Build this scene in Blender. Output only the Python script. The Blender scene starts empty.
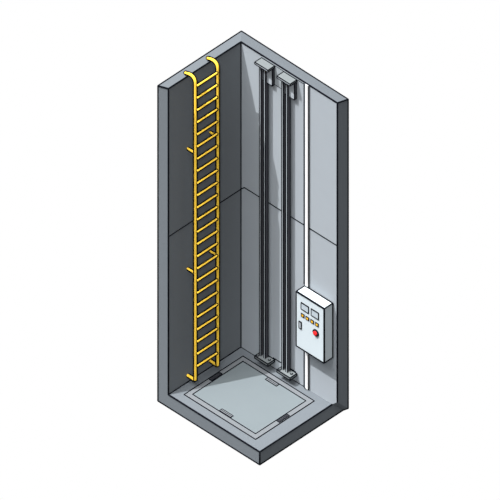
import bpy, bmesh, math
from mathutils import Vector, Matrix

U = 0.019                      # metres per drawing unit (shaft is about 7.5 m tall)
sc = bpy.context.scene
C = sc.collection

# ------------------------------------------------------------------ materials
def mat(name, col, rough=0.9, var=0.03, scale=2.5, spec=0.0, metallic=0.0):
    m = bpy.data.materials.new(name); m.use_nodes = True
    nt = m.node_tree; b = nt.nodes['Principled BSDF']
    b.inputs['Roughness'].default_value = rough
    b.inputs['Metallic'].default_value = metallic
    b.inputs['Specular IOR Level'].default_value = spec
    tc = nt.nodes.new('ShaderNodeTexCoord')
    nz = nt.nodes.new('ShaderNodeTexNoise'); nz.inputs['Scale'].default_value = scale
    nz.inputs['Detail'].default_value = 4
    rp = nt.nodes.new('ShaderNodeValToRGB')
    rp.color_ramp.elements[0].position = 0.3; rp.color_ramp.elements[1].position = 0.7
    rp.color_ramp.elements[0].color = tuple(c * (1 - var) for c in col) + (1,)
    rp.color_ramp.elements[1].color = tuple(min(1, c * (1 + var)) for c in col) + (1,)
    nt.links.new(tc.outputs['Object'], nz.inputs['Vector'])
    nt.links.new(nz.outputs['Fac'], rp.inputs['Fac'])
    nt.links.new(rp.outputs['Color'], b.inputs['Base Color'])
    return m

CONC   = mat('bare_concrete',   (.122, .136, .150), var=.012)  # darker than the right wall, so the cut ends carry a shade tone
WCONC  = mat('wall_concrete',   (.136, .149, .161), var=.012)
LITWALL  = mat('lit_wall_tone', (.283, .309, .336), var=.012)  # concrete lightened: the right wall's sunlit tone is put into its colour
FRAME  = mat('hatch_frame_steel', (.143, .153, .164), var=.012)
HATCH  = mat('hatch_plate_steel', (.138, .160, .170), var=.012)
LINE   = mat('dark_edge',       (.0045, .0055, .008), var=0)
YELLOW = mat('yellow_paint',    (.95, .60, .060), var=.02)
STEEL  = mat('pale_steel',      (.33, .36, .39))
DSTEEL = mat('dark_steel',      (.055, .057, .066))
MPLATE = mat('mounting_steel',  (.262, .288, .308))
PLATE  = mat('bracket_steel',   (.150, .165, .170))
WHITE  = mat('white_plastic',   (.72, .72, .72), var=0)
GREYPL = mat('grey_plastic',    (.13, .145, .165))
CAB    = mat('cabinet_enamel',  (.455, .510, .540), var=.01)
GLASS  = mat('display_glass',   (.345, .395, .430), rough=.3, var=.01)
BEZEL  = mat('black_bezel',     (.012, .014, .018), var=0)
AMBER  = mat('amber_button',    (.62, .33, .02))
RED    = mat('red_button',      (.60, .020, .022))
MATS = [CONC, WCONC, LITWALL, FRAME, HATCH, LINE, YELLOW, STEEL, DSTEEL, MPLATE, PLATE, WHITE,
        GREYPL, CAB, GLASS, BEZEL, AMBER, RED]

# view axes of the drawing's axonometric projection
# (solids are authored with +y towards the left-hand viewer side; W() turns that into world axes)
RIGHT = Vector((.7145, .6996, 0)).normalized()
UPV = Vector((-.4487, .4582, .767)).normalized()
BACK = RIGHT.cross(UPV).normalized()
UPV = BACK.cross(RIGHT).normalized()
ABACK = Vector((BACK.x, -BACK.y, BACK.z))
def W(p): return Vector((p[0], -p[1], p[2])) * U

# ------------------------------------------------------------------ mesh builder
class MB:
    """collects solids (authored in drawing units) into one mesh object"""
    def __init__(self): self.bm = bmesh.new(); self.mats = []
    def mi(self, m):
        if m not in self.mats: self.mats.append(m)
        return self.mats.index(m)
    def face(self, vs, m, smooth=False):
        f = self.bm.faces.new(vs); f.material_index = self.mi(m); f.smooth = smooth; return f
    def poly(self, pts, faces, mats):
        vs = [self.bm.verts.new(W(p)) for p in pts]
        for i, f in enumerate(faces):
            self.face([vs[k] for k in f], mats[i] if isinstance(mats, (list, tuple)) else mats)
    def box(self, x0, x1, y0, y1, z0, z1, m, edge=0.0, mx=None, my=None, mz=None):
        p = [(x, y, z) for z in (z0, z1) for y in (y0, y1) for x in (x0, x1)]
        F = [(0, 2, 3, 1), (4, 5, 7, 6), (0, 1, 5, 4), (2, 6, 7, 3), (0, 4, 6, 2), (1, 3, 7, 5)]
        self.poly(p, F, [m, mz or m, m, my or m, m, mx or m])
        if edge:
            for a, b in ((0,1),(2,3),(4,5),(6,7),(0,2),(1,3),(4,6),(5,7),(0,4),(1,5),(2,6),(3,7)):
                self.line(p[a], p[b], edge)
    def line(self, a, b, r=0.6, m=None):
        self.tube([a, b], r, m or LINE, 8, cap=0.5)
    def tube(self, pts, r, m, n=16, cap=1.0):
        pts = [Vector(p) for p in pts]
        T = []
        for i in range(len(pts)):
            a = pts[max(i-1, 0)]; b = pts[min(i+1, len(pts)-1)]
            T.append((b - a).normalized())
        up = Vector((0, 0, 1)) if abs(T[0].z) < .9 else Vector((1, 0, 0))
        nrm = (up - T[0] * up.dot(T[0])).normalized()
        rings = []
        # rounded start
        def ring(c, t, nn, rr):
            bi = t.cross(nn)
            return [self.bm.verts.new(W(c + (nn*math.cos(k*2*math.pi/n) + bi*math.sin(k*2*math.pi/n))*rr)) for k in range(n)]
        K = 3 if cap else 0
        for k in range(K):
            a = (k + .5) / K * math.pi/2
            rings.append(ring(pts[0] - T[0]*r*cap*math.cos(a), T[0], nrm, r*math.sin(a)))
        for i, p in enumerate(pts):
            nrm = (nrm - T[i] * nrm.dot(T[i])).normalized()
            rings.append(ring(p, T[i], nrm, r))
        for k in range(K):
            a = (K - k - .5) / K * math.pi/2
            rings.append(ring(pts[-1] + T[-1]*r*cap*math.cos(a), T[-1], nrm, r*math.sin(a)))
        for i in range(len(rings)-1):
            for k in range(n):
                self.face([rings[i][k], rings[i][(k+1) % n], rings[i+1][(k+1) % n], rings[i+1][k]], m, True)
        self.face(list(reversed(rings[0])), m); self.face(rings[-1], m)
    def piped(self, pts, r, rim, shift, m, n=16):
        """painted tube lying in a slightly wider dark backing tube"""
        self.tube(pts, r, m, n)
        self.tube([Vector(p) - ABACK*shift for p in pts], r + rim, LINE, n)
    def build(self, name, parent=None, origin=(0, 0, 0)):
        bmesh.ops.recalc_face_normals(self.bm, faces=self.bm.faces[:])
        o3 = W(origin)
        bmesh.ops.translate(self.bm, vec=-o3, verts=self.bm.verts[:])
        me = bpy.data.meshes.new(name); self.bm.to_mesh(me); self.bm.free()
        for m in self.mats: me.materials.append(m)
        o = bpy.data.objects.new(name, me); C.objects.link(o)
        o.location = o3 - (parent_pos(parent) if parent else Vector())
        if parent: o.parent = parent
        return o

def parent_pos(o):
    v = Vector(o.location)
    while o.parent: o = o.parent; v += o.location
    return v
def tag(o, label=None, cat=None, group=None, kind=None):
    for k, v in (('label', label), ('category', cat), ('group', group), ('kind', kind)):
        if v: o[k] = v
    return o
def empty(name, loc):
    o = bpy.data.objects.new(name, None); C.objects.link(o)
    o.empty_display_size = .1; o.location = W(loc); return o

# ------------------------------------------------------------------ shell
XL, YL, H = 134.8, 103.8, 397.7          # inner extent of right wall / left wall / height
TX, TY, SL = 14.5, 15.4, 16.6            # wall thicknesses, slab thickness
XS = 127.8                               # slab edge
E = .86

m = MB()
P = [(0,0,-SL),(0,YL,-SL),(-TX,YL,-SL),(-TX,-TY,-SL),(0,0,H),(0,YL,H+1),(-TX,YL,H-3.7),(-TX,-TY,H-3.8)]
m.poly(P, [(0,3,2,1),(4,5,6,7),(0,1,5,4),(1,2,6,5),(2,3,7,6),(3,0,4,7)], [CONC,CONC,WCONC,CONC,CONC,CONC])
for a, b in ((4,5),(5,6),(6,7),(2,6),(2,1)): m.line(P[a], P[b], E)
m.line((0,YL,0), P[5], E); m.line((0,0,0), P[4], E); m.line((0,0,0), (0,YL,0), E)
m.line((0.05,YL,205.8), (0.05,0,206), .6)
tag(m.build('wall_left'), kind='structure')

m = MB()
F0 = [(0,0,-SL),(XS,0,-SL),(XS,0,0),(XL,0,7),(XL,0,H-.8),(0,0,H)]
B0 = [(-TX,-TY,-SL),(XS,-TY,-SL),(XS,-TY,-SL+.05),(XL,-TY,-10.2),(XL,-TY,H-5.2),(-TX,-TY,H-3.8)]
pts = F0 + B0
fc = [(0,1,2,3,4,5), (11,10,9,8,7,6)]; ml = [LITWALL, CONC]
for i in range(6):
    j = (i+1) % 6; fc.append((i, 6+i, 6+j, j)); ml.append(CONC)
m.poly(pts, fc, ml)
for a, b in ((5,4),(11,10),(4,10),(3,4),(9,10),(0,0)):
    if a != b: m.line(pts[a], pts[b], E)
m.line((0,0,0), (88.5,0,0), .55)
m.line((0,0.05,206), (5,0.05,210.8), .6); m.line((5,0.05,210.8), (XL,0.05,210.9), .6)
tag(m.build('wall_right'), kind='structure')

m = MB()
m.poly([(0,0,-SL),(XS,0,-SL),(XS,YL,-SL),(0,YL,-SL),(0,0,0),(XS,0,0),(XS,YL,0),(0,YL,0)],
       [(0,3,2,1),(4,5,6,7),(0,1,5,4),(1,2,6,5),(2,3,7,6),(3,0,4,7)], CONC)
m.line((0,YL,0),(XS,YL,0),E); m.line((XS,YL,0),(XS,0,0),E); m.line((XS,YL,0),(XS,YL,-SL),E)
m.line((-TX+1,YL,-SL),(XS,YL,-SL),E); m.line((XS,YL,-SL),(XS,-TY,-SL),E)
m.line((XS,-TY,-SL),(XL,-TY,-10.2),E)
tag(m.build('floor'), kind='structure')

# ------------------------------------------------------------------ floor hatch
hx0, hx1, hy0, hy1 = 11.5, 111.4, 9.0, 93.0
ix0, ix1, iy0, iy1 = 17.3, 105.3, 14.8, 86.8
t = tag(empty('floor_hatch', (61.4, 51, 0)), 'large grey square hatch set flush in the pit floor', 'hatch')
m = MB(); z = .25
o4 = [(hx0,hy0,z),(hx1,hy0,z),(hx1,hy1,z),(hx0,hy1,z)]; i4 = [(ix0,iy0,z),(ix1,iy0,z),(ix1,iy1,z),(ix0,iy1,z)]
b4 = [(p[0],p[1],0) for p in o4]; c4 = [(p[0],p[1],0) for p in i4]
ff = []
for k in range(4):
    j = (k+1) % 4
    ff += [(k,j,4+j,4+k), (8+k,8+j,j,k), (12+k,12+j,4+j,4+k), (8+k,8+j,12+j,12+k)]
m.poly(o4+i4+b4+c4, ff, FRAME)
for k in range(4): m.line(o4[k], o4[(k+1)%4], .58)
m.build('frame', t)
m = MB(); m.box(ix0,ix1,iy0,iy1,0,.25,HATCH)
for k in range(4): m.line(i4[k], i4[(k+1)%4], .58)
m.build('hatch_plate', t)
def grip(x0,x1,y0,y1, dark):                      # slotted lifting handle
    m = MB()
    m.box(x0,x1,y0,y1,.25,.7, DSTEEL if dark else FRAME, edge=.4)
    if dark:
        for f in (.36,.68): m.line((x0+(x1-x0)*f,y0,.75),(x0+(x1-x0)*f,y1,.7),.28)
    else:
        m.line((x0,(y0+y1)/2,.75),(x1,(y0+y1)/2,.7),.33)
    return m.build('handle', t)
grip(12.6,16.2,43.5,58.6, True)
grip(106.3,110.0,43,57.6, True)
grip(54.5,70.0,82.6,86.2, False)
grip(53.0,68.4,15.6,19.4, False)

# ------------------------------------------------------------------ ladder
t = tag(empty('wall_ladder', (11, 60.5, 8)), 'tall yellow steel ladder fixed up the dark left wall, hooked over its rim', 'ladder')
LX = 11
for Y in (76.5, 44.5):
    m = MB()
    path = [(0.3,Y,9),(4,Y,9),(8,Y,8.9),(LX-.6,Y,9.0),(LX,Y,9.8)]
    path += [(LX,Y,z) for z in (12,60,120,180,240,300,360,392)]
    path += [(LX,Y,396.0),(10.7,Y,398.8),(9.6,Y,401.2),(7.6,Y,402.8),(4.8,Y,403.4),(1.5,Y,402.9),(-2.4,Y,401.7)]
    m.piped(path, 1.5, .95, 1.6, YELLOW)
    m.build('side_rail', t)
rung0 = None
for k in range(24):
    z = 394.0 - k * 15.885
    if rung0 is None:
        m = MB(); m.piped([(13.4,75.4,z),(13.4,48.6,z)], 1.1, .88, 1.25, YELLOW, 12)
        rung0 = m.build('rung', t, (13.4,61,z))
    else:
        c = rung0.copy(); C.objects.link(c); c.parent = t
        c.location = rung0.location - Vector((0,0,k*15.885*U))
for Y, zs in ((76.5,(304.8,148.2)), (44.5,(307.0,152.0))):
    for z in zs:
        m = MB(); m.piped([(.6,Y,z),(9.6,Y,z)], 1.3, .85, 1.3, YELLOW, 12)
        m.build('wall_bracket', t)

# ------------------------------------------------------------------ guide rails with their brackets
m = MB()
m.box(31,77,0.05,.45,370.2,395,MPLATE); m.line((31,.15,370.2),(77,.15,370.2),.5)
m.box(29.6,88.3,0.05,.5,395.0,397.3,LITWALL); m.line((29.6,.2,395.0),(88.3,.2,395.0),.5)
tag(m.build('mounting_plate', origin=(54,0,370.2)), 'pale steel wall plate between the tops of the two guide rails', 'plate', 'wall plates behind the guide rails')
m = MB()
m.box(31,77,0.05,.45,.9,12.6,LITWALL); m.line((45,.2,12.6),(77,.2,12.6),.55)
tag(m.build('mounting_plate', origin=(54,0,.1)), 'low grey wall plate between the feet of the two guide rails', 'plate', 'wall plates behind the guide rails')

def rail_thing(label):
    t = tag(empty('guide_rail', (38.5,5,10.3)), label, 'rail', 'vertical guide rails on the right wall')
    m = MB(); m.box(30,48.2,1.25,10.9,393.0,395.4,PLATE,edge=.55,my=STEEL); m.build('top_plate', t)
    m = MB(); m.box(34,47.6,1.25,4.0,370.4,392.8,STEEL,edge=.55,mx=DSTEEL); m.build('wall_bracket', t)  # darker steel on the right side puts that face's shade into the colour
    m = MB(); m.box(30,48.2,1.25,10.9,9.6,12.5,PLATE,edge=.6); m.build('base_plate', t)
    m = MB()                                          # U-shaped channel opening away from the wall
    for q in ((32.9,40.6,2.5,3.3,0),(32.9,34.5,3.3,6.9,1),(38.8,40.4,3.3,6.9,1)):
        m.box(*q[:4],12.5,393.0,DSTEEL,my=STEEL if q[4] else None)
    for x, y in ((32.7,6.9),(34.6,6.9),(38.6,6.9),(40.6,6.9),(40.6,2.8)):
        m.line((x,y,12.6),(x,y,393),.5)
    m.build('channel', t)
    for x, y in ((44.9,5.2),(31.9,8.6)):
        m = MB(); m.tube([(x,y,12.4),(x,y,12.9)],1.7,BEZEL,14,cap=.1); m.tube([(x,y,12.8),(x,y,13.7)],.75,PLATE,6,cap=.3)
        m.build('bolt', t)
    return t
a = rail_thing('left one of the two dark steel guide rails, nearer the shaft corner')
b = a.copy(); C.objects.link(b); b.location.x += 31*U
b['label'] = 'right one of the two dark steel guide rails, nearer the white conduit'
for ch in list(a.children):
    c = ch.copy(); C.objects.link(c); c.parent = b

# ------------------------------------------------------------------ conduit
t = tag(empty('cable_conduit', (93,0.7,0.7)), 'thin white vertical conduit running into top and bottom of the control cabinet', 'conduit')
for za, zb in ((.9, 61.2), (134.6, 397.2)):
    m = MB(); m.box(89.4,95.8,0.7,1.2,za,zb,GREYPL)
    for x in (89.5,96.0): m.line((x,1.2,za+.4),(x,1.2,zb-.4),.6)
    if za < 1: m.line((89.5,1.4,za+.3),(92.3,2.2,za+.3),.55); m.line((92.3,2.2,za+.3),(96,1.2,za+.3),.5)
    if za > 1: m.line((91.5,2.0,za+.2),(95.9,2.0,za+.2),.5)
    m.build('backing_strip', t)
    m = MB(); m.box(92.0,95.2,1.2,2.2,za+.2,zb,WHITE); m.build('cover', t)

# ------------------------------------------------------------------ control cabinet
cx0, cx1, cz0, cz1, cd = 90.3, 129.2, 62.6, 133.2, 13.3
t = tag(empty('control_cabinet', (110,0,cz0)), 'pale wall-mounted control cabinet with two displays and a red button', 'cabinet')
m = MB(); m.box(cx0,cx1,.25,cd-.5,cz0,cz1,CAB,edge=0)
for q in ((cx0,1.0,cz1,cx1,1.0,cz1),(cx0,1.0,cz0,cx1,1.0,cz0),(cx1,1.0,cz0,cx1,1.0,cz1),(cx0,1.0,cz0,cx0,1.0,cz1)):
    m.line(q[:3], q[3:], .8)
body = m.build('body', t)
m = MB(); m.box(cx0,cx1,cd-.5,cd,cz0,cz1,CAB,edge=.8); 
for (x,z) in ((cx0,cz1),(cx1,cz1),(cx1,cz0),(cx0,cz0)): m.line((x,1.0,z),(x,cd,z),.75)
door = m.build('door', t)
def fp(sx, sy):                                     # a spot on the cabinet's front plane
    X = (sx - 241 + .6996*cd)/.7145
    return X, (347 + .4487*X + .4582*cd - sy)/.767
def front_rect(name, x0,x1,z0,z1, m_in, frame, parent, th=.5):
    m = MB(); m.box(x0,x1,cd+.05,cd+th,z0,z1,m_in,edge=frame); return m.build(name, parent)
for (sa, sb) in (((301.4,302.3),(308.8,313.2)), ((311.5,308.6),(318.8,319.6))):
    X0, Z1 = fp(*sa); X1, Z0 = fp(*sb)
    front_rect('display', X0, X1, Z0, Z1, GLASS, .5, door)
for (sx, sy) in ((302.9,315.4),(307.6,318.5),(312.4,321.6),(317.1,324.5)):
    X, Z = fp(sx, sy)
    m = MB(); m.box(X-2.5,X+2.5,cd+.05,cd+.5,Z-2.4,Z+2.4,BEZEL); m.box(X-1.2,X+1.2,cd+.5,cd+.75,Z-1.1,Z+1.1,AMBER)
    m.build('push_button', door)
X0, Z1 = fp(299.4,320.9); X1, Z0 = fp(301.6,328.8)
m = MB(); m.box(X0,X1,cd+.05,cd+.7,Z0,Z1,STEEL,edge=.5); m.build('handle', door)
X, Z = fp(316.1,332.7)
m = MB(); m.tube([(X,cd+.05,Z),(X,cd+.9,Z)],4.3,BEZEL,28,cap=.02)
m.tube([(X,cd+.7,Z),(X,cd+2.2,Z)],2.5,RED,28,cap=.15)
tag(m.build('stop_button', door), 'round red stop button in a black collar')

# ------------------------------------------------------------------ light
def sun(name, travel, E_, ang, col=(1,1,1)):
    l = bpy.data.lights.new(name, 'SUN'); l.energy = E_; l.angle = math.radians(ang); l.color = col
    o = bpy.data.objects.new(name, l); C.objects.link(o)
    o.rotation_euler = Vector((travel[0], -travel[1], travel[2])).to_track_quat('-Z', 'Y').to_euler()
    o.location = (-3, -6, 12); return o
sun('sun', (53.2,-103.8,-212), 5.5, .3)
sun('front_fill', -ABACK, 1.75, 12)
sun('overhead_fill', (0,-.35,-.937), 4.3, 40)

w = bpy.data.worlds.new('World'); sc.world = w; w.use_nodes = True
nt = w.node_tree; bg = nt.nodes['Background']
tc = nt.nodes.new('ShaderNodeTexCoord')
dp = nt.nodes.new('ShaderNodeVectorMath'); dp.operation = 'DOT_PRODUCT'
dp.inputs[1].default_value = Vector((-.5,.5,-.7)).normalized()
mr = nt.nodes.new('ShaderNodeMapRange'); mr.interpolation_type = 'SMOOTHSTEP'
mr.inputs['From Min'].default_value = 0.0; mr.inputs['From Max'].default_value = .6
mr.inputs['To Min'].default_value = .08; mr.inputs['To Max'].default_value = 1.0
nt.links.new(tc.outputs['Generated'], dp.inputs[0]); nt.links.new(dp.outputs['Value'], mr.inputs['Value'])
nt.links.new(mr.outputs['Result'], bg.inputs['Color']); bg.inputs['Strength'].default_value = 1.0

# ------------------------------------------------------------------ camera
cam = bpy.data.cameras.new('camera'); cam.type = 'ORTHO'; cam.ortho_scale = 500*U
cam.clip_start = .1; cam.clip_end = 100
co = bpy.data.objects.new('camera', cam); C.objects.link(co)
R = Matrix((RIGHT, UPV, BACK)).transposed().to_4x4()
co.matrix_world = Matrix.Translation((RIGHT*9 + UPV*97 + BACK*1100)*U) @ R
sc.camera = co
sc.view_settings.view_transform = 'Standard'; sc.view_settings.look = 'None'
sc.view_settings.exposure = 0; sc.view_settings.gamma = 1; sc.view_settings.use_curve_mapping = False
